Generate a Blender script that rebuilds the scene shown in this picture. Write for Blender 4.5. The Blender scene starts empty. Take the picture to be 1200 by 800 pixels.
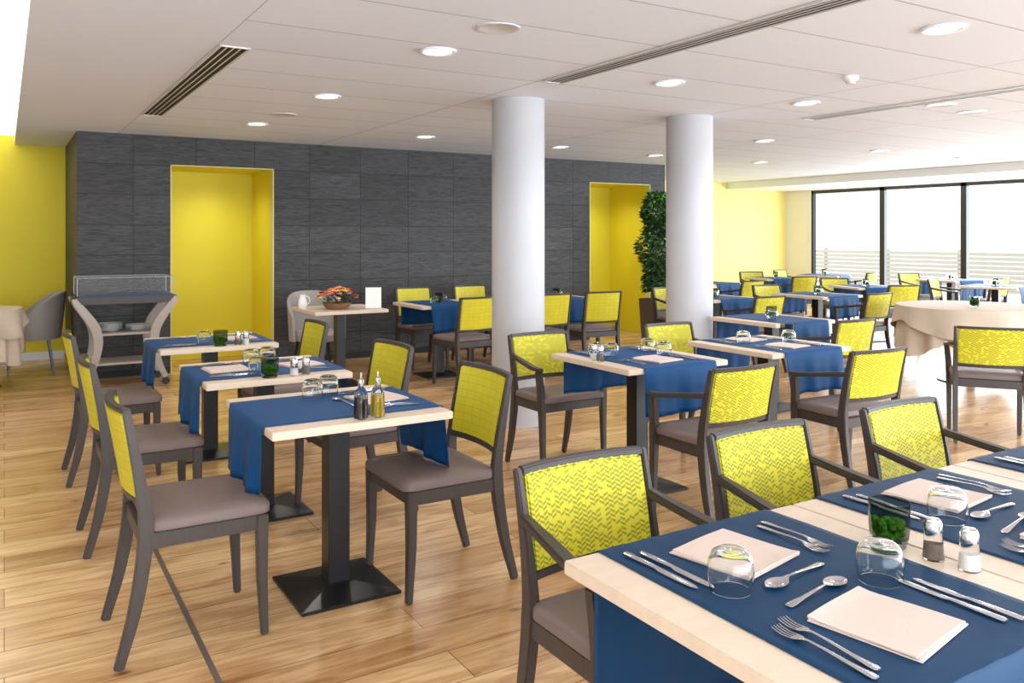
import bpy, bmesh, math, random
from mathutils import Vector, Matrix
random.seed(4)
S=bpy.context.scene; C=S.collection; PI=math.pi
V=Vector
HC=2.50
# ---------------------------------------------------------------- materials
def lin(c):
    return tuple(((v/255)/12.92 if v/255<=.04045 else ((v/255+.055)/1.055)**2.4) for v in c)+(1,)
def newmat(name):
    m=bpy.data.materials.new(name); m.use_nodes=True
    nt=m.node_tree; b=nt.nodes['Principled BSDF']; return m,nt,b
def N(nt,t,**k):
    n=nt.nodes.new(t)
    for a,v in k.items(): setattr(n,a,v)
    return n
def P(name,col,rough=.5,metal=0,var=.12,scale=6,stretch=(1,1,1),bump=0,bscale=None,**kw):
    m,nt,b=newmat(name); L=nt.links.new
    tc=N(nt,'ShaderNodeTexCoord'); mp=N(nt,'ShaderNodeMapping'); mp.inputs['Scale'].default_value=stretch
    L(tc.outputs['Object'],mp.inputs[0])
    no=N(nt,'ShaderNodeTexNoise'); no.inputs['Scale'].default_value=scale; no.inputs['Detail'].default_value=4
    L(mp.outputs[0],no.inputs['Vector'])
    mx=N(nt,'ShaderNodeMix',data_type='RGBA'); c=lin(col)
    mx.inputs[6].default_value=tuple(min(1,v*(1-var)) for v in c[:3])+(1,)
    mx.inputs[7].default_value=tuple(min(1,v*(1+var)) for v in c[:3])+(1,)
    L(no.outputs[0],mx.inputs[0]); L(mx.outputs[2],b.inputs['Base Color'])
    b.inputs['Roughness'].default_value=rough; b.inputs['Metallic'].default_value=metal
    if bump:
        n2=no
        if bscale:
            n2=N(nt,'ShaderNodeTexNoise'); n2.inputs['Scale'].default_value=bscale; n2.inputs['Detail'].default_value=3
            L(mp.outputs[0],n2.inputs['Vector'])
        bp=N(nt,'ShaderNodeBump'); bp.inputs['Strength'].default_value=bump; bp.inputs['Distance'].default_value=.01
        L(n2.outputs[0],bp.inputs['Height']); L(bp.outputs[0],b.inputs['Normal'])
    for k,v in kw.items(): b.inputs[k.replace('_',' ')].default_value=v
    return m
def emis(name,col,s):
    m=P(name,col,.5); b=m.node_tree.nodes['Principled BSDF']
    b.inputs['Emission Color'].default_value=lin(col); b.inputs['Emission Strength'].default_value=s; return m
def brick(nt,vec,w,h,mortar,c1,c2,cm,off=.5,freq=2,bias=0):
    t=N(nt,'ShaderNodeTexBrick'); t.offset=off; t.offset_frequency=freq; t.squash=1
    t.inputs['Scale'].default_value=1; t.inputs['Brick Width'].default_value=w; t.inputs['Row Height'].default_value=h
    t.inputs['Mortar Size'].default_value=mortar; t.inputs['Mortar Smooth'].default_value=.1; t.inputs['Bias'].default_value=bias
    t.inputs['Color1'].default_value=c1; t.inputs['Color2'].default_value=c2; t.inputs['Mortar'].default_value=cm
    nt.links.new(vec,t.inputs['Vector']); return t
def floor_mat():
    m,nt,b=newmat('oak_planks'); L=nt.links.new
    tc=N(nt,'ShaderNodeTexCoord')
    t=brick(nt,tc.outputs['Object'],2.1,.2,.0018,lin((226,190,142)),lin((190,148,100)),lin((120,88,56)),.37,2)
    def noise(sc,vec,de,di=0):
        mp=N(nt,'ShaderNodeMapping'); mp.inputs['Scale'].default_value=vec; L(tc.outputs['Object'],mp.inputs[0])
        no=N(nt,'ShaderNodeTexNoise'); no.inputs['Scale'].default_value=sc; no.inputs['Detail'].default_value=de; no.inputs['Distortion'].default_value=di
        L(mp.outputs[0],no.inputs['Vector']); return no
    def ramp(f,p0,c0,p1,c1):
        cr=N(nt,'ShaderNodeValToRGB'); cr.color_ramp.elements[0].position=p0; cr.color_ramp.elements[0].color=c0+(1,)
        cr.color_ramp.elements[1].position=p1; cr.color_ramp.elements[1].color=c1+(1,); L(f,cr.inputs[0]); return cr.outputs[0]
    def mul(a,bb,f):
        mx=N(nt,'ShaderNodeMix',data_type='RGBA',blend_type='MULTIPLY'); mx.inputs[0].default_value=f; L(a,mx.inputs[6]); L(bb,mx.inputs[7]); return mx.outputs[2]
    no=noise(1.5,(1.0,11,1),8,2.2)
    c=mul(t.outputs['Color'],ramp(no.outputs[0],.36,(.62,.51,.40),.6,(1,1,1)),.7)
    n3=noise(2.6,(.8,2.4,1),4,1.0)
    c=mul(c,ramp(n3.outputs[0],.34,(.58,.42,.28),.5,(1,1,1)),.65)
    mp=N(nt,'ShaderNodeMapping'); mp.inputs['Scale'].default_value=(1.6,3.2,1); L(tc.outputs['Object'],mp.inputs[0])
    vo=N(nt,'ShaderNodeTexVoronoi'); vo.inputs['Scale'].default_value=1.6; L(mp.outputs[0],vo.inputs['Vector'])
    c=mul(c,ramp(vo.outputs['Distance'],.025,(.25,.15,.09),.10,(1,1,1)),.9)
    L(c,b.inputs['Base Color']); b.inputs['Roughness'].default_value=.24
    bp=N(nt,'ShaderNodeBump'); bp.inputs['Strength'].default_value=.1; bp.inputs['Distance'].default_value=.004
    L(no.outputs[0],bp.inputs['Height']); L(bp.outputs[0],b.inputs['Normal'])
    return m
def slate_mat():
    m,nt,b=newmat('slate_tiles'); L=nt.links.new
    tc=N(nt,'ShaderNodeTexCoord'); sp=N(nt,'ShaderNodeSeparateXYZ'); L(tc.outputs['Object'],sp.inputs[0])
    ad=N(nt,'ShaderNodeMath',operation='ADD'); L(sp.outputs[0],ad.inputs[0]); L(sp.outputs[1],ad.inputs[1])
    cb=N(nt,'ShaderNodeCombineXYZ'); L(ad.outputs[0],cb.inputs[0]); L(sp.outputs[2],cb.inputs[1])
    t=brick(nt,cb.outputs[0],.62,.3125,.005,lin((62,62,63)),lin((50,50,51)),lin((28,28,29)),0,2)
    mp=N(nt,'ShaderNodeMapping'); mp.inputs['Scale'].default_value=(3,24,1); L(cb.outputs[0],mp.inputs[0])
    no=N(nt,'ShaderNodeTexNoise'); no.inputs['Scale'].default_value=1.6; no.inputs['Detail'].default_value=7; no.inputs['Distortion'].default_value=1.8; L(mp.outputs[0],no.inputs['Vector'])
    cr=N(nt,'ShaderNodeValToRGB'); cr.color_ramp.elements[0].position=.32; cr.color_ramp.elements[0].color=(.5,.5,.5,1)
    cr.color_ramp.elements[1].position=.68; cr.color_ramp.elements[1].color=(1.5,1.5,1.5,1); L(no.outputs[0],cr.inputs[0])
    mx=N(nt,'ShaderNodeMix',data_type='RGBA',blend_type='MULTIPLY'); mx.inputs[0].default_value=1
    L(t.outputs['Color'],mx.inputs[6]); L(cr.outputs[0],mx.inputs[7]); L(mx.outputs[2],b.inputs['Base Color'])
    b.inputs['Roughness'].default_value=.6
    bp=N(nt,'ShaderNodeBump'); bp.inputs['Strength'].default_value=.45; bp.inputs['Distance'].default_value=.01
    L(no.outputs[0],bp.inputs['Height']); L(bp.outputs[0],b.inputs['Normal'])
    return m
def tile_ceiling():
    m,nt,b=newmat('ceiling_panels'); L=nt.links.new
    tc=N(nt,'ShaderNodeTexCoord'); mp=N(nt,'ShaderNodeMapping'); mp.inputs['Location'].default_value=(1.1,.2,0); L(tc.outputs['Object'],mp.inputs[0])
    t=brick(nt,mp.outputs[0],2.1,.62,.006,lin((232,238,250)),lin((228,234,247)),lin((176,180,190)),0,2)
    L(t.outputs['Color'],b.inputs['Base Color']); b.inputs['Roughness'].default_value=.75
    return m
def chevron(name,c1,c2,cw=.0155,ch=.0066):
    m,nt,b=newmat(name); L=nt.links.new
    def M(op,a,bb=None,cc=None):
        n=N(nt,'ShaderNodeMath',operation=op)
        for i,x in enumerate((a,bb,cc)):
            if x is None: continue
            if isinstance(x,(int,float)): n.inputs[i].default_value=x
            else: L(x,n.inputs[i])
        return n.outputs[0]
    tc=N(nt,'ShaderNodeTexCoord'); sp=N(nt,'ShaderNodeSeparateXYZ'); L(tc.outputs['Object'],sp.inputs[0])
    u=M('DIVIDE',sp.outputs[0],cw); v=M('DIVIDE',sp.outputs[2],ch)
    col=M('FLOOR',u); fr=M('SUBTRACT',M('FRACT',u),.5)
    par=M('SUBTRACT',M('MULTIPLY',M('FLOORED_MODULO',col,2.0),2.0),1.0)
    v2=M('ADD',v,M('MULTIPLY',M('MULTIPLY',fr,par),1.1)); row=M('FLOOR',v2)
    chk=M('FLOORED_MODULO',M('ADD',row,col),2.0)
    cb=N(nt,'ShaderNodeCombineXYZ'); L(col,cb.inputs[0]); L(row,cb.inputs[1])
    wn=N(nt,'ShaderNodeTexWhiteNoise',noise_dimensions='2D'); L(cb.outputs[0],wn.inputs['Vector'])
    g=M('MULTIPLY',chk,M('GREATER_THAN',wn.outputs['Value'],.2))
    mx=N(nt,'ShaderNodeMix',data_type='RGBA'); mx.inputs[6].default_value=lin(c1); mx.inputs[7].default_value=lin(c2)
    L(g,mx.inputs[0]); L(mx.outputs[2],b.inputs['Base Color']); b.inputs['Roughness'].default_value=.6
    return m
def quilt():
    m,nt,b=newmat('yellow_grid_fabric'); L=nt.links.new
    tc=N(nt,'ShaderNodeTexCoord'); sp=N(nt,'ShaderNodeSeparateXYZ'); L(tc.outputs['Object'],sp.inputs[0])
    cb=N(nt,'ShaderNodeCombineXYZ'); L(sp.outputs[0],cb.inputs[0]); L(sp.outputs[2],cb.inputs[1])
    t=brick(nt,cb.outputs[0],.062,.034,.0009,lin((208,196,34)),lin((202,190,30)),lin((170,158,26)),0,2)
    L(t.outputs['Color'],b.inputs['Base Color']); b.inputs['Roughness'].default_value=.45
    return m
SP={'Specular_IOR_Level':.25}
M_floor=floor_mat(); M_slate=slate_mat(); M_ceil=tile_ceiling()
M_plaster=P('white_plaster',(230,236,248),.8,var=.02)
M_yellow=P('yellow_paint',(222,206,44),.6,var=.03,scale=2)
M_yellow_lit=P('pale_yellow_paint',(236,224,136),.6,var=.04,scale=2)  # yellow wall paint, far wall's brightness put into a paler colour
M_white=P('white_paint',(234,238,244),.5,var=.03)
M_cream=P('cream_paint',(230,226,216),.6,var=.03)
M_trim=P('pale_yellow_trim',(214,204,130),.6,var=.03)
M_column=P('soft_grey_white_paint',(182,182,186),.45,var=.03)
M_frame=P('black_window_frame',(40,40,42),.4)
M_wood=P('taupe_stained_wood',(66,58,54),.42,var=.25,scale=9,stretch=(8,8,1),Specular_IOR_Level=.4)
M_seat=P('taupe_leather',(116,101,97),.42,var=.08,bump=.1,bscale=60,**SP)
M_cheva=chevron('yellow_zigzag_fabric',(210,200,40),(150,146,26))
M_quilt=quilt()
M_ash=P('pale_ash_wood',(214,195,174),.4,var=.1,scale=3,stretch=(2,14,2))
M_black=P('black_powder_coat',(20,20,22),.33,var=.15,scale=30)
M_blue=P('blue_satin_cloth',(0,66,118),.58,var=.1,scale=5,**SP)
M_blue_shaded=P('navy_satin_cloth',(10,54,88),.58,var=.1,scale=5,**SP)  # same blue cloth, darkened to carry the dimmer light on the right row
M_nap=P('blush_linen',(212,193,181),.7,var=.05,bump=.15,bscale=150)
M_steel=P('polished_steel',(205,205,208),.16,1,var=.05)
M_glass=P('clear_glass',(250,252,252),.02,0,var=.0,Transmission_Weight=1.0,IOR=1.3)
M_smoke=P('smoked_green_glass',(168,178,170),.04,0,var=.05,Transmission_Weight=1.0,IOR=1.12)
M_moss=P('green_moss',(96,156,36),.8,var=.5,scale=80,bump=1,bscale=90)
M_oil=P('olive_oil',(200,170,30),.1,0,Transmission_Weight=.5)
M_vin=P('dark_vinegar',(40,22,16),.1,0)
M_salt=P('white_salt',(240,238,232),.7)
M_pepper=P('ground_pepper',(120,104,92),.8,var=.5,scale=300)
M_cloth=P('cream_damask',(204,188,168),.65,var=.06,scale=14)
M_grey=P('grey_upholstery',(158,152,149),.6,var=.08)
M_beech=P('bleached_beech',(166,156,146),.4,var=.1,scale=4,stretch=(3,3,10))
M_leaf=P('ficus_leaf',(50,88,36),.45,var=.5,scale=8)
M_bark=P('brown_bark',(92,70,50),.8,var=.3)
M_pot=P('grey_brown_planter',(96,84,76),.5,var=.1)
M_wick=P('wicker',(140,104,70),.7,var=.4,scale=60)
M_paper=P('white_card',(244,243,240),.6,var=.02)
M_china=P('white_china',(240,240,238),.2,var=.02)
M_fr=[P('petal_'+n,c,.6,var=.25,scale=40) for n,c in (('orange',(232,120,40)),('red',(190,40,44)),('yellow',(236,200,60)),('pink',(226,140,150)),('purple',(120,60,110)))]
M_lamp=emis('lamp_diffuser',(255,250,240),9)
M_cove=emis('cove_light',(255,246,230),2.2)
M_dark=P('dark_void',(30,30,32),.7)
M_grv=P('vent_metal',(210,208,206),.4)
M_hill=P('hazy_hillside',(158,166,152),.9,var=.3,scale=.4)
M_terr=P('terrace_paving',(172,168,162),.8,var=.06)
M_fence=P('timber_fence',(160,150,136),.8,var=.08)
# ---------------------------------------------------------------- mesh helper
def catmull(pts,n=5):
    pts=[V(p) for p in pts]; out=[]
    for i in range(len(pts)-1):
        p0=pts[i-1] if i else pts[0]*2-pts[1]; p1=pts[i]; p2=pts[i+1]; p3=pts[i+2] if i+2<len(pts) else pts[-1]*2-pts[-2]
        for k in range(n):
            t=k/n; out.append(.5*((2*p1)+(-p0+p2)*t+(2*p0-5*p1+4*p2-p3)*t*t+(-p0+3*p1-3*p2+p3)*t**3))
    out.append(pts[-1]); return out
def lerpl(a,n):
    if isinstance(a,(int,float)): return [a]*n
    o=[]
    for i in range(n):
        f=i/(n-1)*(len(a)-1); k=min(int(f),len(a)-2); o.append(a[k]+(a[k+1]-a[k])*(f-k))
    return o
class MB:
    def __init__(s): s.v=[]; s.f=[]
    def box(s,x0,x1,y0,y1,z0,z1):
        b=len(s.v); s.v+=[(x0,y0,z0),(x1,y0,z0),(x1,y1,z0),(x0,y1,z0),(x0,y0,z1),(x1,y0,z1),(x1,y1,z1),(x0,y1,z1)]
        s.f+=[tuple(b+i for i in q) for q in ((0,3,2,1),(4,5,6,7),(0,1,5,4),(1,2,6,5),(2,3,7,6),(3,0,4,7))]; return s
    def cbox(s,c,d): return s.box(c[0]-d[0]/2,c[0]+d[0]/2,c[1]-d[1]/2,c[1]+d[1]/2,c[2]-d[2]/2,c[2]+d[2]/2)
    def bar(s,pts,ws,hs,side=(1,0,0)):
        pts=[V(p) for p in pts]; n=len(pts); ws=lerpl(ws,n); hs=lerpl(hs,n); b=len(s.v); side=V(side)
        for i in range(n):
            t=(pts[min(i+1,n-1)]-pts[max(i-1,0)]).normalized(); a=(side-t*side.dot(t)).normalized(); c=t.cross(a)
            for p,q in ((-1,-1),(1,-1),(1,1),(-1,1)): s.v.append(tuple(pts[i]+a*p*ws[i]/2+c*q*hs[i]/2))
        for i in range(n-1):
            for k in range(4):
                s.f.append((b+4*i+k,b+4*i+(k+1)%4,b+4*i+4+(k+1)%4,b+4*i+4+k))
        s.f+=[(b+3,b+2,b+1,b),tuple(b+4*(n-1)+k for k in range(4))]; return s
    def tube(s,pts,r,seg=8):
        pts=[V(p) for p in pts]; n=len(pts); rs=lerpl(r,n); b=len(s.v); ref=V((.13,.27,.95))
        for i in range(n):
            t=(pts[min(i+1,n-1)]-pts[max(i-1,0)]).normalized()
            rr=ref if abs(t.dot(ref))<.9 else V((1,0,0)); a=(rr-t*rr.dot(t)).normalized(); c=t.cross(a)
            for k in range(seg):
                g=2*PI*k/seg; s.v.append(tuple(pts[i]+(a*math.cos(g)+c*math.sin(g))*rs[i]))
        for i in range(n-1):
            for k in range(seg): s.f.append((b+seg*i+k,b+seg*i+(k+1)%seg,b+seg*(i+1)+(k+1)%seg,b+seg*(i+1)+k))
        s.f+=[tuple(b+k for k in reversed(range(seg))),tuple(b+seg*(n-1)+k for k in range(seg))]; return s
    def lathe(s,prof,seg=24,c=(0,0,0),fn=None,close=False):
        b=len(s.v)
        for i,(r,z) in enumerate(prof):
            for k in range(seg):
                g=2*PI*k/seg; rr,zz=(r,z) if fn is None else fn(r,z,g)
                s.v.append((c[0]+rr*math.cos(g),c[1]+rr*math.sin(g),c[2]+zz))
        for i in range(len(prof)-1):
            for k in range(seg): s.f.append((b+seg*i+k,b+seg*i+(k+1)%seg,b+seg*(i+1)+(k+1)%seg,b+seg*(i+1)+k))
        if close: s.f+=[tuple(b+k for k in reversed(range(seg))),tuple(b+seg*(len(prof)-1)+k for k in range(seg))]
        return s
    def grid(s,rows):
        b=len(s.v); m=len(rows[0])
        for r in rows: s.v+=[tuple(p) for p in r]
        for i in range(len(rows)-1):
            for j in range(m-1): s.f.append((b+i*m+j,b+i*m+j+1,b+(i+1)*m+j+1,b+(i+1)*m+j))
        return s
    def ball(s,c,r,seg=10,sq=1):
        n=6; return s.lathe([(r*math.sin(PI*max(.02,min(.98,i/n))),-sq*r*math.cos(PI*i/n)) for i in range(n+1)],seg,c,close=True)
    def build(s,name,mat,parent=None,bevel=0,smooth=True,loc=None,solid=0,seg=2):
        bm=bmesh.new(); vs=[bm.verts.new(p) for p in s.v]
        for f in s.f:
            try: bm.faces.new([vs[i] for i in f])
            except ValueError: pass
        bmesh.ops.recalc_face_normals(bm,faces=bm.faces)
        if bevel:
            ed=[e for e in bm.edges if len(e.link_faces)==2 and e.calc_face_angle(0)>.6]
            bmesh.ops.bevel(bm,geom=ed,offset=bevel,segments=seg,affect='EDGES',clamp_overlap=True)
        me=bpy.data.meshes.new(name); bm.to_mesh(me); bm.free()
        if smooth:
            me.polygons.foreach_set('use_smooth',[True]*len(me.polygons)); me.set_sharp_from_angle(angle=math.radians(38))
        me.materials.append(mat); o=bpy.data.objects.new(name,me); C.objects.link(o)
        if parent: o.parent=parent
        if loc: o.location=loc
        if solid:
            md=o.modifiers.new('solid','SOLIDIFY'); md.thickness=solid; md.offset=0
        return o
def tag(o,label,cat,group=None):
    o['label']=label; o['category']=cat
    if group: o['group']=group
    return o
def thing(name,label,cat,loc=(0,0,0),rz=0,group=None):
    o=bpy.data.objects.new(name,None); C.objects.link(o); o.location=loc; o.rotation_euler=(0,0,rz); o.empty_display_size=.1
    return tag(o,label,cat,group)
def struct(o): o['kind']='structure'; return o
used=set()
def put(proto,loc,rz=0,label=None,group=None,scale=None):
    if proto.name not in used: used.add(proto.name); r=proto
    else:
        r=proto.copy(); C.objects.link(r)
        for ch in list(proto.children):
            c=ch.copy(); C.objects.link(c); c.parent=r
            for g in ch.children:
                d=g.copy(); C.objects.link(d); d.parent=c
    r.location=loc; r.rotation_euler=(0,0,rz)
    if scale: r.scale=scale
    if label: r['label']=label
    if group: r['group']=group
    return r
# ---------------------------------------------------------------- room
struct(MB().box(-2.5,14.1,-3,12.1,-.1,0).build('floor',M_floor,smooth=False))
c=MB().box(1.0,14.1,-3,12.1,HC,HC+.1); struct(c.build('ceiling',M_ceil,smooth=False))
c=MB().box(.1,1.0,-3,12.1,HC,HC+.1).box(-2.5,-.7,-3,12.1,HC,HC+.1)
struct(c.build('ceiling_plaster_border',M_plaster,smooth=False))
struct(MB().box(-.8,.2,-3,12.1,HC+.13,HC+.2).box(.1,.2,-3,12.1,HC+.1,HC+.13).box(-.8,-.7,-3,12.1,HC+.1,HC+.13).build('ceiling_cove',M_plaster,smooth=False))
struct(MB().box(-.69,.09,-2.9,11.18,HC+.1,HC+.128).build('trim_1',M_cove,smooth=False))
w=MB()
for x0,x1 in ((.62,1.5),(2.59,7.0),(8.11,8.4)): w.box(x0,x1,9.4,9.5,0,HC)
for x0,x1 in ((1.5,2.59),(7.0,8.11)): w.box(x0,x1,9.4,9.5,2.2,HC)
w.box(.62,.70,9.5,11.2,0,HC)
struct(w.build('wall_north',M_slate,smooth=False))
for i,(x0,x1) in enumerate(((1.5,2.59),(7.0,8.11))):
    w=MB().box(x0-.08,x0,9.5,10.45,0,2.3).box(x1,x1+.08,9.5,10.45,0,2.3).box(x0,x1,10.35,10.45,0,2.3).box(x0,x1,9.5,10.35,2.2,2.3)
    struct(w.build('wall_niche_%d'%(i+1),M_yellow,smooth=False))
    t=MB().box(x0-.0,x0+.012,9.392,9.5,0,2.2).box(x1-.012,x1,9.392,9.5,0,2.2).box(x0,x1,9.392,9.5,2.19,2.2)
    struct(t.build('trim_%d'%(i+2),M_trim,smooth=False))
struct(MB().box(-2.5,.62,11.2,11.3,0,HC+.3).build('wall_northwest',M_yellow,smooth=False))
struct(MB().box(-2.5,.61,11.18,11.2,0,.09).build('baseboard_northwest',M_white,smooth=False))
struct(MB().box(8.32,14.1,11.95,12.05,0,HC).box(8.32,8.4,9.5,11.95,0,HC).build('wall_northeast',M_yellow_lit,smooth=False))
struct(MB().box(8.4,14,11.93,11.95,0,.09).build('baseboard_northeast',M_white,smooth=False))
struct(MB().box(-2.6,-2.5,-3,11.3,0,HC+.3).build('wall_west',M_white,smooth=False))
e=MB().box(14,14.12,11.3,12.05,0,HC).box(14,14.12,-3,11.3,2.36,HC+.1)
struct(e.build('wall_east',M_cream,smooth=False))
struct(MB().box(12.3,13.98,-2.95,11.94,2.37,HC-.002).build('trim_4',M_white,smooth=False))
struct(MB().box(.62,1.5,9.385,9.4,0,.07).box(2.59,7.0,9.385,9.4,0,.07).box(8.11,8.4,9.385,9.4,0,.07).build('baseboard_north',M_dark,smooth=False))
struct(MB().box(.585,.605,-3,9.38,0,.0025).build('trim_5',P('floor_joint_strip',(112,104,98),.4,.3),smooth=False))
ys=[11.3,9.7,8.15,6.55,4.95,3.35,1.75,.15,-1.45,-3]
for i in range(len(ys)-1):
    y1,y0=ys[i],ys[i+1]; f=MB()
    f.box(14.02,14.1,y1-.05,y1,0,2.36).box(14.02,14.1,y0,y0+.05,0,2.36).box(14.02,14.1,y0,y1,0,.07).box(14.02,14.1,y0,y1,2.30,2.36)
    struct(f.build('window_%d'%(i+1),M_frame,smooth=False))
f=MB().box(-2.6,14.1,-3.1,-3,2.36,HC+.1).box(-2.6,14.1,-3.1,-3,0,.1)
for k in range(11): f.box(-2.6+k*1.66,-2.52+k*1.66,-3.1,-3,0,2.4)
struct(f.build('window_10',M_frame,smooth=False))  # unseen window band behind the camera, added to let soft fill light in
struct(MB().box(14.12,22,-6,22,-.15,-.05).build('terrace',M_terr,smooth=False))
fe=thing('terrace_fence','pale timber slat fence on the terrace beyond the windows','fence',(20.5,8,-.05))
f=MB()
for k in range(9): f.box(-.015,.015,-12,12,.12+k*.11,.2+k*.11)
f.build('slat_panel',M_fence,fe,smooth=False)
for k in range(13): MB().box(.02,.09,-12+k*2,-11.92+k*2,0,1.15).build('post',M_fence,fe,smooth=False)
rows=[]
for i in range(10):
    rows.append([(30+i*4, -20+j*5, -1+ i*1.1+ .9*math.sin(j*.6+i*.3)+.3*i*math.sin(j*.37+1)*.5) for j in range(20)])
struct(MB().grid(rows).build('hillside',M_hill))
for x,lab in ((3.41,'round grey-white column left of centre, behind the nearest left-row tables'),(5.2,'round grey-white column right of centre, beside the potted ficus')):
    o=MB().lathe([(.205,0),(.205,HC-.001)],48,close=True).build('column',M_column,loc=(x,5.5,0)); tag(o,lab,'column','round columns')
# ceiling fittings
dl=thing('ceiling_downlight','x','ceiling light')
MB().lathe([(.078,-.002),(.105,-.002),(.105,-.012),(.092,-.014),(.078,-.006)],32).build('trim_ring',M_white,dl)
MB().lathe([(.001,-.004),(.08,-.004),(.08,-.001)],32).build('diffuser',M_lamp,dl)
DL=[((2.1,4.25),'round recessed ceiling light at top, left of the column, nearest in its row'),((2.07,6.06),'round ceiling light above the left dining tables, second in its row'),((2.02,7.9),'round ceiling light in front of the first yellow doorway'),
((3.8,8.0),'round ceiling light near the slate wall, just left of the first column'),((4.05,2.46),'largest round ceiling light at the upper right corner'),((3.89,4.31),'round ceiling light between the two columns'),((3.85,6.15),'round ceiling light partly behind the first column'),
((5.4,4.4),'round ceiling light right of the second column'),((7.16,6.4),'small round ceiling light above the far tables, nearer one'),((7.24,8.3),'small round ceiling light in front of the second yellow doorway'),
((5.6,8.1),'small ceiling light near the slate wall between the columns'),((9.2,6.4),'small ceiling light far right over the dining room'),((9.2,8.3),'smallest ceiling light, deep in the far room'),((11.0,6.4),'small ceiling light close to the bright windows')]
for (x,y),l in DL:
    put(dl,(x,y,HC),0,l,'recessed round ceiling lights')
    L=bpy.data.lights.new('spot','SPOT'); L.energy=38; L.spot_size=2.6; L.spot_blend=.6; L.shadow_soft_size=.07; L.color=(1,.97,.93)
    o=bpy.data.objects.new('downlight_lamp',L); C.objects.link(o); o.location=(x,y,HC-.03)
sp=MB().lathe([(.001,-.006),(.095,-.006),(.1,-.008),(.112,-.006),(.112,0)],32).build('ceiling_speaker',M_grv); tag(sp,'x','speaker')
for (x,y),l in (((2.13,3.63),'flat round ceiling speaker at the top, beside the nearest ceiling light'),((2.07,7.2),'flat round ceiling speaker left, before the first doorway'),((6.4,3.9),'flat round ceiling speaker at right near the silver vent'),((7.0,4.0),'flat round ceiling speaker farthest to the upper right')):
    put(sp,(x,y,HC),0,l,'ceiling speakers')
sd=thing('smoke_detector','small white smoke detector on the ceiling at upper right','smoke detector',(4.77,3.53,HC))
MB().lathe([(.05,0),(.05,-.02),(.04,-.03),(.001,-.03)],24).build('base',M_white,sd); MB().lathe([(.03,-.03),(.028,-.05),(.001,-.052)],20).build('sensor',M_grv,sd)
def vent(x0,x1,y0,y1,label,dark,n=4):
    t=thing('ceiling_vent',label,'vent',((x0+x1)/2,(y0+y1)/2,HC)); hx=(x1-x0)/2; hy=(y1-y0)/2
    MB().box(-hx,hx,-hy,hy,-.003,-.001).build('backing',dark,t,smooth=False)
    f=MB().box(-hx-.008,-hx+.003,-hy-.01,hy+.01,-.01,-.001).box(hx-.003,hx+.008,-hy-.01,hy+.01,-.01,-.001).box(-hx,hx,-hy-.01,-hy,-.01,-.001).box(-hx,hx,hy,hy+.01,-.01,-.001)
    f.build('frame',M_grv,t,smooth=False)
    s=MB()
    for k in range(1,n):
        x=-hx+2*hx*k/n; s.box(x-.004,x+.004,-hy,hy,-.006,-.001)
    s.build('slat',M_grv,t,smooth=False)
vent(1.02,1.17,4.75,7.8,'long dark slotted air vent in the ceiling at upper left',M_dark)
vent(3.12,3.26,2.0,4.7,'long slotted air vent running out of the top right of the ceiling',M_dark)
vent(6.1,6.24,2.4,5.0,'silvery slotted air vent in the ceiling at far right',P('vent_grey',(120,120,122),.4))
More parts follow.
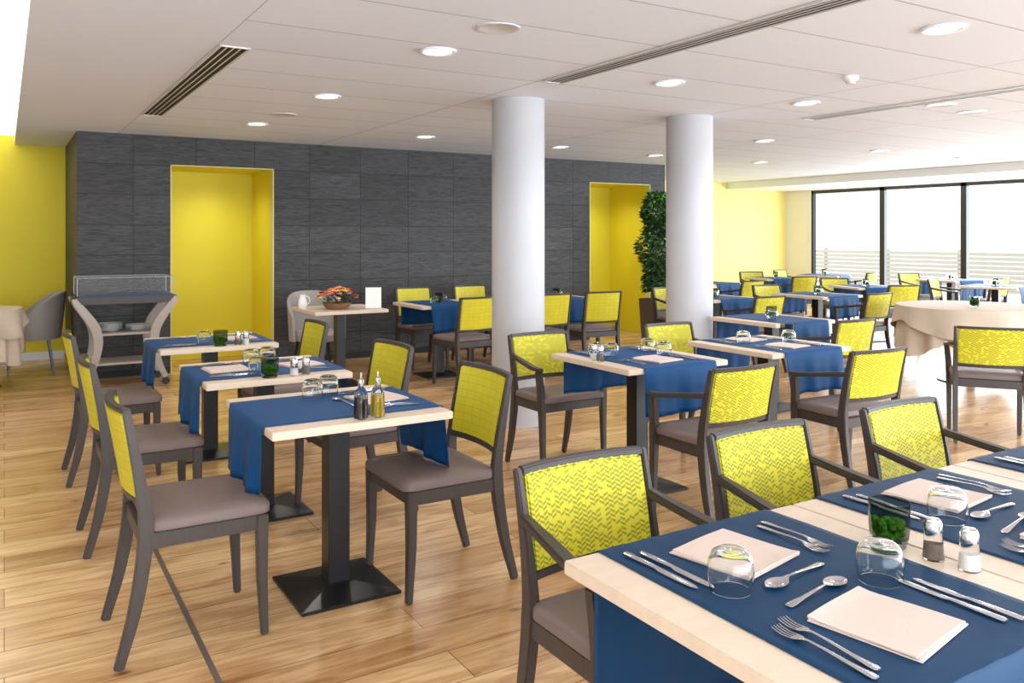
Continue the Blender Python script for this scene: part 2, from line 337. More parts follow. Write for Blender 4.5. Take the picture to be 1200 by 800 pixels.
# ---------------------------------------------------------------- chairs
def make_chair(arm):
    h=.815 if arm else .865; fy=.13 if arm else .19; wx=.215 if arm else .208
    t=thing('dining_armchair' if arm else 'dining_chair','x','chair')
    prof=catmull([(0,-.285,0),(0,-.232,.2),(0,-.2,.43),(0,-.215,.6),(0,-.262,h)],5)
    def yz(z):
        for a,b in zip(prof,prof[1:]):
            if a.z<=z<=b.z: return a.y+(b.y-a.y)*(z-a.z)/(b.z-a.z)
        return prof[-1].y
    for s in (-1,1):
        MB().bar([(s*(wx+.006*(abs(p.z-.45)/.45)),p.y,p.z) for p in prof],[.024,.032,.034,.024,.018],[.032,.042,.05,.04,.026]).build('leg',M_wood,t,bevel=.004)
        if arm: pts=catmull([(s*(wx+.012),fy+.015,0),(s*(wx+.015),fy,.44),(s*(wx+.03),fy-.01,.635)],5)
        else: pts=[(s*wx,fy+.01,0),(s*wx,fy,.22),(s*wx,fy,.44)]
        MB().bar(pts,[.026,.04,.036] if arm else [.026,.036,.042],[.026,.042,.036] if arm else [.026,.036,.042]).build('leg',M_wood,t,bevel=.004)
        if arm:
            ap=catmull([(s*(wx+.004),yz(.69)+.0,.69),(s*(wx+.018),-.08,.668),(s*(wx+.032),.06,.65),(s*(wx+.03),fy+.022,.645)],5)
            MB().bar(ap,[.03,.042,.048,.042],[.026,.024,.022,.02]).build('armrest',M_wood,t,bevel=.006)
    f=MB().box(-wx,wx,fy-.022,fy+.012,.385,.44).box(-wx,wx,-.215,-.185,.385,.44)
    for s in (-1,1): f.box(s*wx-.012,s*wx+.012,-.2,fy,.385,.44)
    f.build('seat_frame',M_wood,t,bevel=.003)
    c=MB()
    def ring(in_,z):
        pts=[]
        xw=wx+.018-in_; y0=-.195+in_; y1=fy+.035-in_; r=.045
        for cx,cy,a0 in ((xw-r,y1-r,0),(-xw+r,y1-r,90),(-xw+r,y0+r,180),(xw-r,y0+r,270)):
            for k in range(5):
                a=math.radians(a0+k*22.5); pts.append((cx+r*math.cos(a),cy+r*math.sin(a),z))
        return pts+[pts[0]]
    c.grid([ring(.012,.435),ring(0,.445),ring(0,.468),ring(.006,.478),ring(.022,.486),ring(.08,.491)])
    n=len(c.v); c.f.append(tuple(range(n-21,n-1))); c.f.append(tuple(reversed(range(0,20))))
    c.build('seat',M_seat,t)
    xb=wx-.008; Y=lambda x,z:yz(z)-.028*(1-(x/xb)**2)
    zb=.54 if arm else .545; zt=h-.016
    def slab(x0,x1,z0,z1,th,nx=12,nz=8,off=0):
        m=MB(); fr=[];bk=[]
        for i in range(nz+1):
            z=z0+(z1-z0)*i/nz
            fr.append([(x0+(x1-x0)*j/nx,Y(x0+(x1-x0)*j/nx,z)+th/2+off,z) for j in range(nx+1)])
            bk.append([(x0+(x1-x0)*j/nx,Y(x0+(x1-x0)*j/nx,z)-th/2+off,z) for j in range(nx+1)])
        m.grid(fr); m.grid(bk); w=nx+1; b2=(nz+1)*w
        for j in range(nx): m.f+=[(j,j+1,b2+j+1,b2+j),(nz*w+j,nz*w+j+1,b2+nz*w+j+1,b2+nz*w+j)]
        for i in range(nz): m.f+=[(i*w,(i+1)*w,b2+(i+1)*w,b2+i*w),(i*w+nx,(i+1)*w+nx,b2+(i+1)*w+nx,b2+i*w+nx)]
        return m
    slab(-xb+.003,xb-.003,zb+.010,zt+.002,.034).build('back_panel',M_cheva if arm else M_quilt,t,bevel=.006)
    slab(-xb-.004,xb+.004,zt,h+.004,.03,12,2).build('top_rail',M_wood,t,bevel=.004)
    slab(-xb,xb,zb-.012,zb+.012,.028,12,2).build('lower_rail',M_wood,t,bevel=.003)
    return t
AC=make_chair(True); SC=make_chair(False)
G='yellow-backed dining chairs'
E_,W_,N_,S_=-PI/2,PI/2,0,PI
side=[(.61,3.27,E_,'armless yellow-backed chair nearest the camera at lower left, left of its table'),
(.60,4.40,E_,'armless yellow-backed chair at left, second in the left file of chairs'),
(.60,5.64,E_,'armless yellow-backed chair farthest back in the left file, near the trolley'),
(1.56,3.22,W_,'large armless yellow-backed chair right of the nearest left-row table'),
(1.55,4.2,W_+.06,'armless yellow-backed chair right of the middle left-row table'),
(1.55,5.52,W_,'armless yellow-backed chair right of the farthest left-row table'),
(3.83,7.2,N_+.12,'armless chair with back to camera just left of the first column'),
(4.72,7.2,N_,'armless chair seen from behind, first to the right of the first column'),
(5.38,7.2,N_-.1,'armless chair seen from behind between the columns, second from the first column'),
(3.95,8.38,S_,'armless chair facing us across the slate-wall table, beyond its left end'),
(4.68,8.38,S_,'armless chair facing us across the slate-wall table, just left of first column'),
(5.4,8.38,S_,'armless chair facing us across the slate-wall table, right of first column')]
for x,y,r,l in side: put(SC,(x,y,0),r,l,G)
arms=[(1.415,1.672,S_,'large yellow zigzag armchair at the near left corner of the right-hand table'),
(2.135,1.672,S_,'yellow zigzag armchair, second from the left at the long right-hand table'),
(2.9,1.672,S_,'yellow zigzag armchair, third from the left at the long right-hand table'),
(3.07,3.13,N_,'armchair with its back to us at the table between the columns'),
(4.18,3.16,N_-.06,'armchair with its back to us at the table right of second column'),
(2.98,4.30,S_,'armchair facing us against the first column'),
(4.1,4.3,S_,'armchair facing us, its back in front of the second column'),
(6.05,3.35,-.95,'armchair at the right photo edge turned to the cream round table'),
(5.5,4.28,N_,'armchair with back to us at the table just right of second column')]
for x,y,r,l in arms: put(AC,(x,y,0),r,l,G)
# ---------------------------------------------------------------- tables
TW=.72
tb=thing('pedestal_table','x','table')
MB().cbox((0,0,.735),(TW,TW,.03)).build('tabletop',M_ash,tb,bevel=.003)
MB().cbox((0,0,.36),(.09,.09,.69)).cbox((0,0,.712),(.34,.34,.014)).build('pedestal',M_black,tb,bevel=.003)
b=MB(); z0=[(-.205,-.205),(.205,-.205),(.205,.205),(-.205,.205)]
b.v=[(x,y,.001) for x,y in z0]+[(x,y,.014) for x,y in z0]+[(x*.3,y*.3,.034) for x,y in z0]
b.f=[(3,2,1,0),(0,1,5,4),(1,2,6,5),(2,3,7,6),(3,0,4,7),(4,5,9,8),(5,6,10,9),(6,7,11,10),(7,4,8,11),(8,9,10,11)]
b.build('base_plate',M_black,tb,bevel=.002,smooth=False)
def runner(seed,drop=.25,w=.52,L=TW,mat=None,amp=1):
    rnd=random.Random(seed); m=MB(); ph=[rnd.random()*6 for _ in range(6)]; rows=[]; nv=36
    e=L/2+.006; zt=.753
    path=[]
    for k in range(10): path.append((-e-.004,zt-drop+drop*k/10-.004,1-k/10))
    path+= [(-e,zt-.006,0.02),(-e+.004,zt-.001,0),(-e+.012,zt,0)]
    for k in range(1,12): path.append((-e+.012+(2*e-.024)*k/12,zt,0))
    path+= [(e-.012,zt,0),(e-.004,zt-.001,0),(e,zt-.006,.02)]
    for k in range(1,11): path.append((e+.004,zt-drop*k/10-.004,k/10))
    for (y,z,t) in path:
        r=[]; sg=-1 if y<0 else 1; p=ph[0] if y<0 else ph[1]
        for j in range(nv+1):
            v=j/nv-.5; out=amp*t*(.012*(1+math.sin(v*13+p))+.006*(1+math.sin(v*27+p*2)))
            x=v*w*(1-.05*t*(.5+.5*math.sin(p)))
            r.append((x,y+sg*out,z+.006*t*math.sin(v*5+p)+ (.0006*math.sin(v*40+y*30) if t==0 else 0)))
        rows.append(r)
    return m.grid(rows).build('table_runner',mat or M_blue,solid=.0015)
RUN=[runner(s) for s in (1,2,3)]
NRUN=[runner(s,.44,.54,mat=M_blue_shaded,amp=.55) for s in (4,5,6)]
for r in RUN+NRUN: tag(r,'x','table runner')
def table(x,y,label,rl,axis='y',var=0,rz=0):
    put(tb,(x,y,0),rz,label,'pale-topped pedestal tables')
    put(RUN[var%3] if var<50 else NRUN[var%50],(x,y,0),rz if axis=='y' else PI/2,rl,'blue table runners')
tabs=[(1.17,3.32,'pale wood pedestal table nearest in the left row, black square base in full view','blue runner on the nearest left-row table, under the cruet bottles','x',0),
(1.17,4.44,'pale wood pedestal table in the middle of the left row','blue runner on the middle left-row table','x',1),
(1.17,5.79,'pale wood pedestal table farthest in the left row','blue runner on the farthest left-row table','x',2),
(3.13,3.74,'pale pedestal table in the middle between the two columns','blue runner on the table between the two columns','y',1),
(4.225,3.75,'pale pedestal table right of the second column, beside a back-turned armchair','blue runner on the table right of second column','y',2),
(1.39,1.115,'pale pedestal table in the near right corner, its left end showing','blue runner nearest the camera at the bottom right','y',50),
(2.114,1.115,'pale pedestal table at the right, second from the near end','blue runner second from the near end of the right-hand table','y',51),
(2.838,1.115,'pale pedestal table third along the right-hand row','blue runner at the right photo edge, third along the row','y',52),
(3.86,7.8,'pedestal table along the slate wall, left of the first column','blue runner on slate-wall table left of first column','y',0),
(4.60,7.8,'pedestal table along the slate wall, behind the first column','blue runner on the slate-wall table behind first column','y',1),
(5.34,7.8,'pedestal table along the slate wall, right of the first column','blue runner on slate-wall table right of first column','y',2),
(5.55,4.88,'small pedestal table just right of the second column','blue runner on the small table just right of second column','y',0)]
for t_ in tabs: table(*t_)
far=[(6.9,6.9,'half hidden behind the second column'),(8.3,6.6,'in middle distance before the yellow far wall'),(10.2,7.3,'left of the cream round table, well back'),(11.8,6.4,'close behind the cream round table'),
(9.0,9.1,'beside the yellow far wall, nearer one'),(10.9,9.5,'beside the yellow far wall, middle one'),(12.5,9.8,'beside the yellow far wall, close to the windows'),(12.9,7.7,'directly before the first window mullion')]
for i,(x,y,l) in enumerate(far):
    a=.0 if i<2 else .35*math.sin(i*2.3)
    ca,sa=math.cos(a),math.sin(a)
    table(x,y,'small distant pedestal table '+l,'blue runner on distant table '+l,'y',i,a)
    put(AC,(x+.6*sa-.05,y-.6*ca,0),a+.12*math.sin(i*3),'distant chair with back to us, '+l,G)
    put(AC,(x-.6*sa+.05,y+.6*ca,0),S_+a+.12*math.sin(i*5),'distant chair facing us, '+l,G)
# ---------------------------------------------------------------- tableware protos
def loft(rows):
    m=MB(); top=[];bot=[]; nx=6
    for y,hw,z,th,di in rows:
        a=[];b_=[]
        for j in range(nx+1):
            u=-1+2*j/nx; zz=z-di*(1-u*u); edge=th*(.35+.65*math.sqrt(max(0,1-u*u)))
            a.append((u*hw,y,zz+edge/2)); b_.append((u*hw,y,zz-edge/2))
        top.append(a); bot.append(b_)
    m.grid(top); m.grid(bot); w=nx+1; B=len(rows)*w
    for j in range(nx): m.f+=[(j,j+1,B+j+1,B+j)]; k=(len(rows)-1)*w; m.f+=[(k+j,k+j+1,B+k+j+1,B+k+j)]
    for i in range(len(rows)-1): m.f+=[(i*w,(i+1)*w,B+(i+1)*w,B+i*w),(i*w+nx,(i+1)*w+nx,B+(i+1)*w+nx,B+i*w+nx)]
    return m
hnd=[(-.1,.004,.003,.002,0),(-.097,.008,.003,.003,0),(-.085,.0085,.0035,.0035,0),(-.05,.0055,.005,.0035,0),(0,.0035,.008,.0035,0),(.03,.003,.009,.003,0)]
fk=loft(hnd+[(.04,.005,.008,.002,0),(.05,.011,.006,.0018,.001),(.06,.0125,.005,.0018,.001)])
for k in range(4):
    x=-.0105+k*.007; fk.bar([(x,.058,.0045),(x,.075,.003),(x,.09,.005),(x*.97,.1,.008)],[.0036,.0034,.003,.0015],.0016)
fork=tag(fk.build('fork',M_steel),'x','fork')
sr=[]
for k in range(11):
    u=k/10; sr.append((.04+.06*u,max(.003,.0205*math.sin(PI*min(1,.08+.9*u))**.6),.007-.001*u,.0016,.006*math.sin(PI*min(1,.05+.9*u))))
spoon=tag(loft(hnd+sr).build('spoon',M_steel),'x','spoon')
kn=loft([(-.105,.005,.004,.004,0),(-.1,.009,.004,.006,0),(-.05,.0085,.004,.007,0),(-.005,.006,.004,.006,0),(.0,.007,.004,.004,0),(.01,.0085,.003,.002,0),(.07,.0095,.003,.0018,0),(.1,.007,.003,.0015,0),(.112,.002,.003,.001,0)])
knife=tag(kn.build('knife',M_steel),'x','knife')
nk=MB()
for i,(s,dx,dy,a) in enumerate(((.2,0,0,0),(.197,.002,.002,.015),(.194,-.002,.003,-.02))):
    z=.0012+i*.0026; ca,sa=math.cos(a),math.sin(a)
    m=10; top=[];bo=[]
    for p in range(m+1):
        ra=[];rb=[]
        for q in range(m+1):
            u=(p/m-.5)*s; v=(q/m-.5)*s; X=u*ca-v*sa+dx; Yy=u*sa+v*ca+dy
            wv=.001*math.sin(u*28+i)+.001*math.sin(v*22+i*2)+ (.0025 if q==m else 0)*(i>0)
            ra.append((X,Yy,z+.0024+wv*(i>0))); rb.append((X,Yy,z))
        top.append(ra); bo.append(rb)
    b0=len(nk.v); nk.grid(top); nk.grid(bo); w=m+1; B=w*w
    for j in range(m): nk.f+=[(b0+j,b0+j+1,b0+B+j+1,b0+B+j),(b0+m*w+j,b0+m*w+j+1,b0+B+m*w+j+1,b0+B+m*w+j),(b0+j*w,b0+(j+1)*w,b0+B+(j+1)*w,b0+B+j*w),(b0+j*w+m,b0+(j+1)*w+m,b0+B+(j+1)*w+m,b0+B+j*w+m)]
napkin=tag(nk.build('folded_napkin',M_nap),'x','napkin')
glass=tag(MB().lathe([(.041,0),(.044,.015),(.046,.035),(.043,.06),(.036,.074),(.026,.08),(.001,.081),(.001,.073),(.022,.072),(.033,.068),(.040,.058),(.0435,.035),(.0415,.015),(.0385,0),(.041,0)],32).build('water_glass',M_glass),'x','glass')
votive=thing('votive_holder','x','candle holder')
MB().lathe([(.001,.001),(.036,.001),(.041,.02),(.044,.05),(.044,.1),(.0415,.1),(.0415,.05),(.038,.022),(.03,.012),(.001,.012)],28).build('glass_cup',M_smoke,votive)
mo=MB(); rr=random.Random(2)
for k in range(70):
    a=rr.random()*6.3; q=rr.random()**.5*.031; mo.ball((q*math.cos(a),q*math.sin(a),.02+.038*rr.random()),.0085,7)
mo.build('moss_filling',M_moss,votive)
def shaker(m,nm):
    t=thing(nm,'x','shaker')
    MB().lathe([(.001,0),(.02,0),(.022,.004),(.02,.03),(.018,.062),(.001,.062)],20).build('glass_body',M_glass,t)
    MB().lathe([(.001,.003),(.0165,.003),(.0155,.035),(.001,.035)],16).build('filling',m,t)
    MB().lathe([(.0185,.06),(.019,.078),(.014,.086),(.001,.088)],20).build('chrome_cap',M_steel,t); return t
salt=shaker(M_salt,'salt_shaker'); pep=shaker(M_pepper,'pepper_shaker')
def cruet(m,nm,lab,loc):
    t=thing(nm,lab,'bottle',loc)
    MB().lathe([(.001,0),(.026,0),(.028,.005),(.026,.09),(.02,.11),(.011,.12),(.010,.14),(.001,.14)],20).build('glass_bottle',M_glass,t)
    MB().lathe([(.001,.004),(.0245,.004),(.0235,.085),(.001,.086)],18).build('liquid',m,t)
    MB().lathe([(.012,.136),(.012,.15),(.004,.155),(.004,.175),(.001,.176)],14).build('steel_pourer',M_steel,t)
ZT=.7542
def setting(x,y,yaw,place,items='nffkkgsd',seed=0):
    rnd=random.Random(seed); ca,sa=math.cos(yaw),math.sin(yaw)
    def at(dx,dy): return (x+dx*ca-dy*sa,y+dx*sa+dy*ca,ZT)
    j=lambda a=.05:(rnd.random()-.5)*2*a
    if 'n' in items: put(napkin,at(j(.01),0),yaw+.12+j(.1),'folded blush napkin at '+place,'folded napkins')
    if 'f' in items:
        put(fork,at(-.195,-.01),yaw+j(.04),'outer steel fork at '+place,'steel forks'); put(fork,at(-.165,.005),yaw+j(.05),'inner steel fork at '+place,'steel forks')
    if 'k' in items:
        put(knife,at(.21,-.02),yaw+j(.04),'outer steel knife at '+place,'steel knives'); put(knife,at(.178,-.005),yaw+j(.04),'inner steel knife at '+place,'steel knives')
    if 's' in items: put(spoon,at(-.01,.15),yaw-PI/2+.12+j(.06),'steel dessert spoon above '+place,'steel spoons')
    if 'g' in items: put(glass,at(.15,.125),0,'upturned water glass at '+place,'upturned water glasses')
setting(1.36,.925,0,'the place nearest the camera, bottom right',seed=1)
setting(1.37,1.30,PI,'the place facing the nearest zigzag armchair',seed=2)
setting(2.12,1.31,PI,'the place facing the second zigzag armchair',seed=3)
setting(2.10,.93,0,'the front place cut by right photo edge',seed=4)
setting(2.85,1.31,PI,'the place facing the third zigzag armchair',seed=5)
setting(1.36,3.34,PI/2,'the right place of the nearest left-row table','nfks',6)
setting(.98,4.46,-PI/2,'the left place of the middle left-row table','nfkg',7)
setting(1.36,4.44,PI/2,'the right place of the middle left-row table','nfk',8)
setting(.98,5.8,-PI/2,'the left place of the farthest left-row table','fkg',9)
setting(1.36,5.8,PI/2,'the right place of the farthest left-row table','nfk',10)
setting(3.13,3.56,0,'the near place of the table between columns','nfkg',11)
setting(3.13,3.92,PI,'the far place of the table between columns','fkg',12)
setting(4.225,3.58,0,'the near place of the table right of columns','nfkg',13)
setting(4.225,3.94,PI,'the far place of the table right of columns','nfkg',14)
VG='smoked glass holders with green moss'
ZW=.7505
put(votive,(1.71,1.165,ZW),0,'large dark glass holder with green moss at the right foreground',VG)
put(votive,(1.12,4.135,ZW),0,'dark glass moss holder on the middle left-row table',VG)
put(votive,(1.17,5.47,ZW),0,'dark glass moss holder on the farthest left-row table',VG)
put(votive,(4.53,3.85,ZW),0,'dark glass moss holder on the table right of second column',VG)
put(pep,(1.718,1.065,ZW),0,'pepper shaker with chrome cap beside the dark moss holder, right foreground')
put(salt,(1.725,.99,ZW),0,'salt shaker with chrome cap nearest the right photo edge')
put(salt,(2.83,3.76,ZW),0,'tiny salt shaker on the table between the columns')
put(pep,(2.83,3.70,ZW),0,'tiny pepper shaker on the table between the columns')
put(salt,(1.33,5.475,ZW),0,'salt shaker on the farthest left-row table')
put(pep,(1.28,5.475,ZW),0,'pepper shaker on the farthest left-row table')
put(salt,(1.24,4.13,ZW),0,'salt shaker on the middle left-row table')
put(pep,(1.3,4.13,ZW),0,'pepper shaker on the middle left-row table')
cruet(M_vin,'vinegar_cruet','glass cruet of dark vinegar, left of the golden oil cruet',(1.165,3.02,ZW))
cruet(M_oil,'oil_cruet','glass cruet of golden oil on the nearest left-row table',(1.235,3.025,ZW))
for i,(x,y,l) in enumerate(((1.13,3.5,'left upturned glass at the back of the nearest left-row table'),(1.22,3.56,'right upturned glass at the back of the nearest left-row table'),(2.92,3.86,'upturned glass at left of the table between columns'),
 (3.3,3.85,'upturned glass at right of the table between columns'),(1.15,4.62,'upturned glass at the middle of middle left-row table'),(1.25,4.66,'second upturned glass at the middle of middle left-row table'))):
    put(glass,(x,y,ZT),0,l,'upturned water glasses')
k=0
for (x,y,*r) in tabs[8:]:
    k+=1; w_=('slate-wall table left of first column','slate-wall table behind first column','slate-wall table right of first column','table just right of second column')[k-1]
    put(glass,(x-.1,y-.1,ZT),0,'left upturned glass on the '+w_,'upturned water glasses'); put(glass,(x+.1,y+.1,ZT),0,'right upturned glass on the '+w_,'upturned water glasses')
    put(votive,(x,y,ZT),0,'moss holder on the '+w_,VG)
for (x,y,l) in far:
    put(glass,(x-.12,y-.12,ZT),0,'left upturned glass on distant table '+l,'upturned water glasses'); put(glass,(x+.12,y+.1,ZT),0,'right upturned glass on distant table '+l,'upturned water glasses')
    put(votive,(x,y,ZT),0,'moss holder on distant table '+l,VG)
# ---------------------------------------------------------------- service table with flowers
put(tb,(2.77,7.75,0),0,'bare pale pedestal table by the first doorway, holding flowers','pale-topped pedestal tables')
fl=thing('flower_basket','wicker basket of orange, red and yellow flowers on the bare table','flowers',(2.72,7.68,.7505))
MB().lathe([(.001,0),(.09,0),(.12,.025),(.14,.06),(.13,.06),(.1,.025),(.001,.02)],28).build('basket',M_wick,fl)
rr=random.Random(9)
for k in range(80):
    a=rr.random()*6.3; q=rr.random()**.6*.19; z=.06+.12*math.sqrt(max(0,1-(q/.2)**2))+rr.random()*.03; m=MB(); cx,cy=q*math.cos(a),q*math.sin(a)
    m.ball((cx,cy,z+.004),.008,8)
    for p in range(6):
        g=p*2*PI/6; m.ball((cx+.015*math.cos(g),cy+.015*math.sin(g),z),.0105,6,.5)
    m.build('flower',M_fr[k%5 if k%5<4 or k%2 else 2],fl)
lf=MB()
for k in range(200):
    a=rr.random()*6.3; q=.04+rr.random()*.13; z=.05+rr.random()*.12; c0=V((q*math.cos(a),q*math.sin(a),z)); d=V((math.cos(a),math.sin(a),.3))*.05; s_=V((-math.sin(a),math.cos(a),0))*.014
    b0=len(lf.v); lf.v+=[tuple(c0),tuple(c0+d*.5+s_),tuple(c0+d),tuple(c0+d*.5-s_)]; lf.f.append((b0,b0+1,b0+2,b0+3))
lf.build('leaves',M_leaf,fl,smooth=False)
mc=thing('menu_card','white upright menu card at the right of the flower basket','menu card',(3.03,7.53,.7505),-.4)
MB().bar([(0,0,.004),(0,.02,.2)],.15,.003).build('card',M_paper,mc,smooth=False); MB().bar([(0,.075,.004),(0,.022,.2)],.15,.003).build('rear_leaf',M_paper,mc,smooth=False)
jug=thing('milk_jug','small pale jug at the left of the flower basket','jug',(2.46,7.92,.7505))
MB().lathe([(.001,0),(.035,0),(.045,.03),(.038,.08),(.025,.11),(.03,.13),(.027,.13),(.022,.11),(.001,.1)],20).build('body',M_china,jug)
MB().tube(catmull([(.04,0,.03),(.07,0,.06),(.06,0,.1),(.026,0,.12)],4),.005).build('handle',M_china,jug)
def tub(label,x,y,rz):
    t=thing('tub_chair',label,'chair',(x,y,0),rz,'grey tub chairs')
    m=MB()
    def sh(off):
        rows=[]
        for i in range(9):
            r=[]
            for j in range(25):
                a=math.radians(-90+210*(j/24-.5)); k=abs(j/24-.5)*2
                hh=.86-.24*k**2.6; z=.36+(hh-.36)*i/8; R=.25+.03*(z-.36)+off
                r.append((R*1.02*math.cos(a),R*math.sin(a)-.08*(z-.36),z))
            rows.append(r)
        return rows
    a=sh(0); b=sh(.035); m.grid(a); m.grid(b); w=25; B=9*25
    for j in range(24): m.f+=[(8*w+j,8*w+j+1,B+8*w+j+1,B+8*w+j),(j,j+1,B+j+1,B+j)]
    for i in range(8): m.f+=[(i*w,(i+1)*w,B+(i+1)*w,B+i*w),(i*w+24,(i+1)*w+24,B+(i+1)*w+24,B+i*w+24)]
    m.build('shell',M_grey,t,bevel=.006)
    MB().lathe([(.001,.36),(.23,.36),(.245,.38),(.245,.43),(.22,.46),(.001,.465)],28).build('seat_cushion',M_grey,t)
    for sx in (-1,1):
        for sy in (-1,1): MB().bar([(sx*.21,sy*.21,0),(sx*.16,sy*.16,.37)],[.018,.032],[.018,.032]).build('leg',M_black,t)
tub('grey upholstered tub chair at the far left, before the yellow wall',.24,10.2,PI/2)
tub('grey upholstered tub chair standing behind the bare flower table',2.8,8.5,PI)
def round_table(x,y,R,tl,cl,seed,hem=.42):
    t=thing('round_table',tl,'table',(x,y,0),0,'round tables under cream cloths')
    MB().lathe([(.001,.72),(R-.02,.72),(R-.01,.73),(R-.02,.745),(.001,.745)],40).build('tabletop',M_ash,t)
    MB().lathe([(.045,.02),(.045,.72)],20,close=True).build('pedestal',M_black,t); MB().lathe([(.001,.001),(.3,.001),(.3,.012),(.06,.035),(.001,.035)],32).build('base_plate',M_black,t)
    n=16
    def fn(r,z,g):
        if r<R*.99 and z>.74: return r,z
        k=max(0,min(1,(.75-z)/.35))
        rr=R+.002+k*(.018+.034*math.sin(n*g+seed)+.018*math.sin(7*g+seed*2)); return rr,z+k*(.07-.15*abs(math.sin(2.5*g+seed))**1.5)
    prof=[(.001,.75),(R*.5,.75),(R*.9,.75),(R,.749),(R+.01,.742)]+[(R+.01,.74-(.74-hem)*i/10) for i in range(1,11)]
    o=MB().lathe(prof,192,(0,0,0),fn).build('tablecloth',M_cloth,loc=(x,y,0)); tag(o,cl,'tablecloth','cream tablecloths')
    def fn2(r,z,g):
        if r<R*.99: return r,z
        k=max(0,min(1,(.755-z)/.2)); rr=R+.022+k*(.04+.022*math.sin(11*g+1)); return rr,z+k*(.05-.14*abs(math.sin(2*g+seed))**1.5)
    MB().lathe([(.001,.7545),(R*.5,.7545),(R*.95,.7545),(R+.02,.752)]+[(R+.01,.745-i*.03) for i in range(1,7)],144,(0,0,0),fn2).build('overlay',M_cloth,o)
round_table(8.24,4.72,.66,'large round table at right under a cream cloth','long pleated cream cloth on the large round table at right',1,.34)
round_table(-.32,9.42,.45,'small round table cut off by the left photo edge','cream cloth on the round table at the left photo edge',3,.3)
put(votive,(8.1,4.6,.756),0,'dark glass moss holder on the cream round table',VG)
# trolley
tr=thing('serving_trolley','wooden serving trolley with clear lid and curved legs before the slate wall','trolley',(1.0,8.95,0))
W,D=.42,.23
for sx in (-1,1):
    for sy in (-1,1):
        pts=catmull([(sx*.45,sy*D,.86),(sx*.40,sy*D,.78),(sx*.28,sy*D,.60),(sx*.245,sy*D,.44),(sx*.28,sy*D,.24),(sx*.35,sy*D,.07)],6)
        lg=MB().bar(pts,.028,[.05,.07,.085,.085,.065,.05],(0,1,0)).build('leg',M_beech,tr,bevel=.006)
        o=MB().lathe([(.001,-.01),(.03,-.01),(.035,-.005),(.035,.005),(.03,.01),(.001,.01)],18).build('wheel',M_black,lg)
        o.rotation_euler=(PI/2,0,0); o.location=(sx*.35,sy*D,.036)
MB().box(-W,W,-.22,.22,.8,.83).box(-.45,.45,-.24,-.215,.8,.87).box(-.45,.45,.215,.24,.8,.87).box(-.45,-.42,-.24,.24,.8,.87).box(.42,.45,-.24,.24,.8,.87).build('top_tray',P('walnut_dark',(56,46,44),.4),tr,bevel=.004)
MB().box(-.41,.41,-.21,.21,.831,.88).build('tray_mat',P('dark_blue_mat',(24,56,96),.5),tr,smooth=False)
MB().box(-.27,.27,-.225,.225,.5,.52).build('middle_shelf',M_beech,tr,bevel=.004)
MB().box(-.3,.3,-.225,.225,.22,.24).build('lower_shelf',M_beech,tr,bevel=.004)
g=MB()
for a in ((-.42,.42,-.215,-.211,.882,1.05),(-.42,.42,.211,.215,.882,1.05),(-.42,-.416,-.215,.215,.882,1.05),(.416,.42,-.215,.215,.882,1.05),(-.42,.42,-.215,.215,1.05,1.054)): g.box(*a)
M_acr=P('clear_acrylic',(235,240,242),.05,0,var=0)
nt=M_acr.node_tree; ts=N(nt,'ShaderNodeBsdfTransparent'); mx=N(nt,'ShaderNodeMixShader'); mx.inputs[0].default_value=.03
nt.links.new(ts.outputs[0],mx.inputs[1]); nt.links.new(nt.nodes['Principled BSDF'].outputs[0],mx.inputs[2]); nt.links.new(mx.outputs[0],nt.nodes['Material Output'].inputs[0])
lid=g.build('clear_lid',M_acr,tr,smooth=False)
e=MB(); q=.006
for x in (-.42,.42):
    for y in (-.213,.213): e.cbox((x,y,.965),(q,q,.17))
    e.cbox((x,0,1.052),(q,.43,q))
for y in (-.213,.213): e.cbox((0,y,1.052),(.84,q,q))
e.build('lid_edging',P('lid_edge_grey',(150,154,158),.3),lid,smooth=False)
pl=tag(MB().lathe([(.001,0),(.06,0),(.075,.008),(.11,.018),(.112,.02),(.075,.012),(.001,.006)],28).build('dinner_plate',M_china),'x','plate')
for k in range(6): put(pl,(.88,8.95,.521+k*.0125),0,'white plate in the tall stack on the trolley middle shelf','plates on the trolley')
for k in range(4): put(pl,(1.12,8.93,.521+k*.0125),0,'white plate in the low right stack on the trolley middle shelf','plates on the trolley')
# ficus
px,py=7.56,8.62
fp=thing('potted_ficus','tall leafy green ficus in a brown planter beside the second doorway','plant',(px,py,0))
p=MB(); p.v=[(-.15,-.15,0),(.15,-.15,0),(.15,.15,0),(-.15,.15,0),(-.18,-.18,.6),(.18,-.18,.6),(.18,.18,.6),(-.18,.18,.6)]
p.f=[(3,2,1,0),(4,5,6,7),(0,1,5,4),(1,2,6,5),(2,3,7,6),(3,0,4,7)]; p.build('planter',M_pot,fp,bevel=.01)
t=MB().tube(catmull([(0,0,.58),(.03,.01,.8),(-.02,0,1.2),(.01,0,1.7)],5),[.018,.015,.012,.006])
rr=random.Random(5)
for k in range(16):
    z=.78+k*.068; a=k*2.4; t.tube(catmull([(0,0,z),(.1*math.cos(a),.1*math.sin(a),z+.08),(.2*math.cos(a),.2*math.sin(a),z+.12)],3),[.006,.002],5)
t.build('trunk',M_bark,fp)
lf=MB()
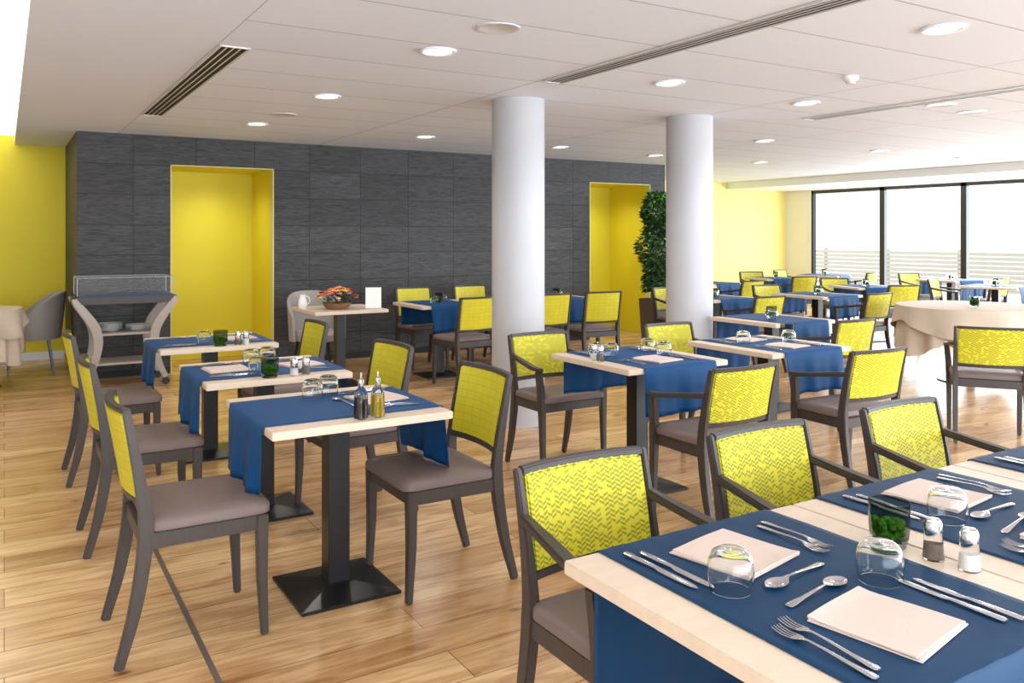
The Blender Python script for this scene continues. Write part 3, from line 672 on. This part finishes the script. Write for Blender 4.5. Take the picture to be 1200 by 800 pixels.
for k in range(3600):
    z=.70+rr.random()*1.34; R=.28*math.sin(PI*min(1,(z-.5)/1.62))**.5*(.82+.18*math.sin(z*11)); a=rr.random()*6.3; q=R*rr.random()**.45
    c0=V((q*math.cos(a),q*math.sin(a),z)); d=V((math.cos(a)+rr.uniform(-.6,.6),math.sin(a)+rr.uniform(-.6,.6),rr.uniform(-.9,.4))).normalized()*rr.uniform(.05,.09); s_=d.cross(V((rr.uniform(-1,1),rr.uniform(-1,1),1))).normalized()*.021
    b0=len(lf.v); lf.v+=[tuple(c0),tuple(c0+d*.4+s_),tuple(c0+d),tuple(c0+d*.4-s_)]; lf.f.append((b0,b0+1,b0+2,b0+3))
lf.build('foliage',M_leaf,fp,smooth=False)
# ---------------------------------------------------------------- lights
def area(loc,rot,sx,sy,e,col=(1,1,1)):
    L=bpy.data.lights.new('area','AREA'); L.shape='RECTANGLE'; L.size=sx; L.size_y=sy; L.energy=e; L.color=col
    o=bpy.data.objects.new('window_daylight',L); C.objects.link(o); o.location=loc; o.rotation_euler=rot; return o
area((6,-2.9,1.3),(math.radians(90),0,0),15,2.2,640,(.82,.91,1))  # soft key light added behind the camera, inside the unseen south opening
area((14.6,3.2,1.3),(0,math.radians(90),0),2.2,14,900,(.84,.92,1))
for x in (2.05,7.55):
    L=bpy.data.lights.new('niche','SPOT'); L.energy=34; L.spot_size=2.7; L.spot_blend=1; L.shadow_soft_size=.15; L.color=(1,.98,.92)
    o=bpy.data.objects.new('niche_lamp',L); C.objects.link(o); o.location=(x,9.85,2.17)
w=bpy.data.worlds.new('World'); S.world=w; w.use_nodes=True; bg=w.node_tree.nodes['Background']
bg.inputs[0].default_value=(.86,.93,1,1); bg.inputs[1].default_value=3.7
cam=bpy.data.cameras.new('Camera'); co=bpy.data.objects.new('Camera',cam); C.objects.link(co); S.camera=co
cam.sensor_width=36; cam.lens=976/1200*36; cam.shift_y=-124/1200; cam.clip_start=.05
co.location=(0,0,1.45); co.rotation_euler=(PI/2,0,math.radians(-31.37))
S.view_settings.view_transform='Standard'
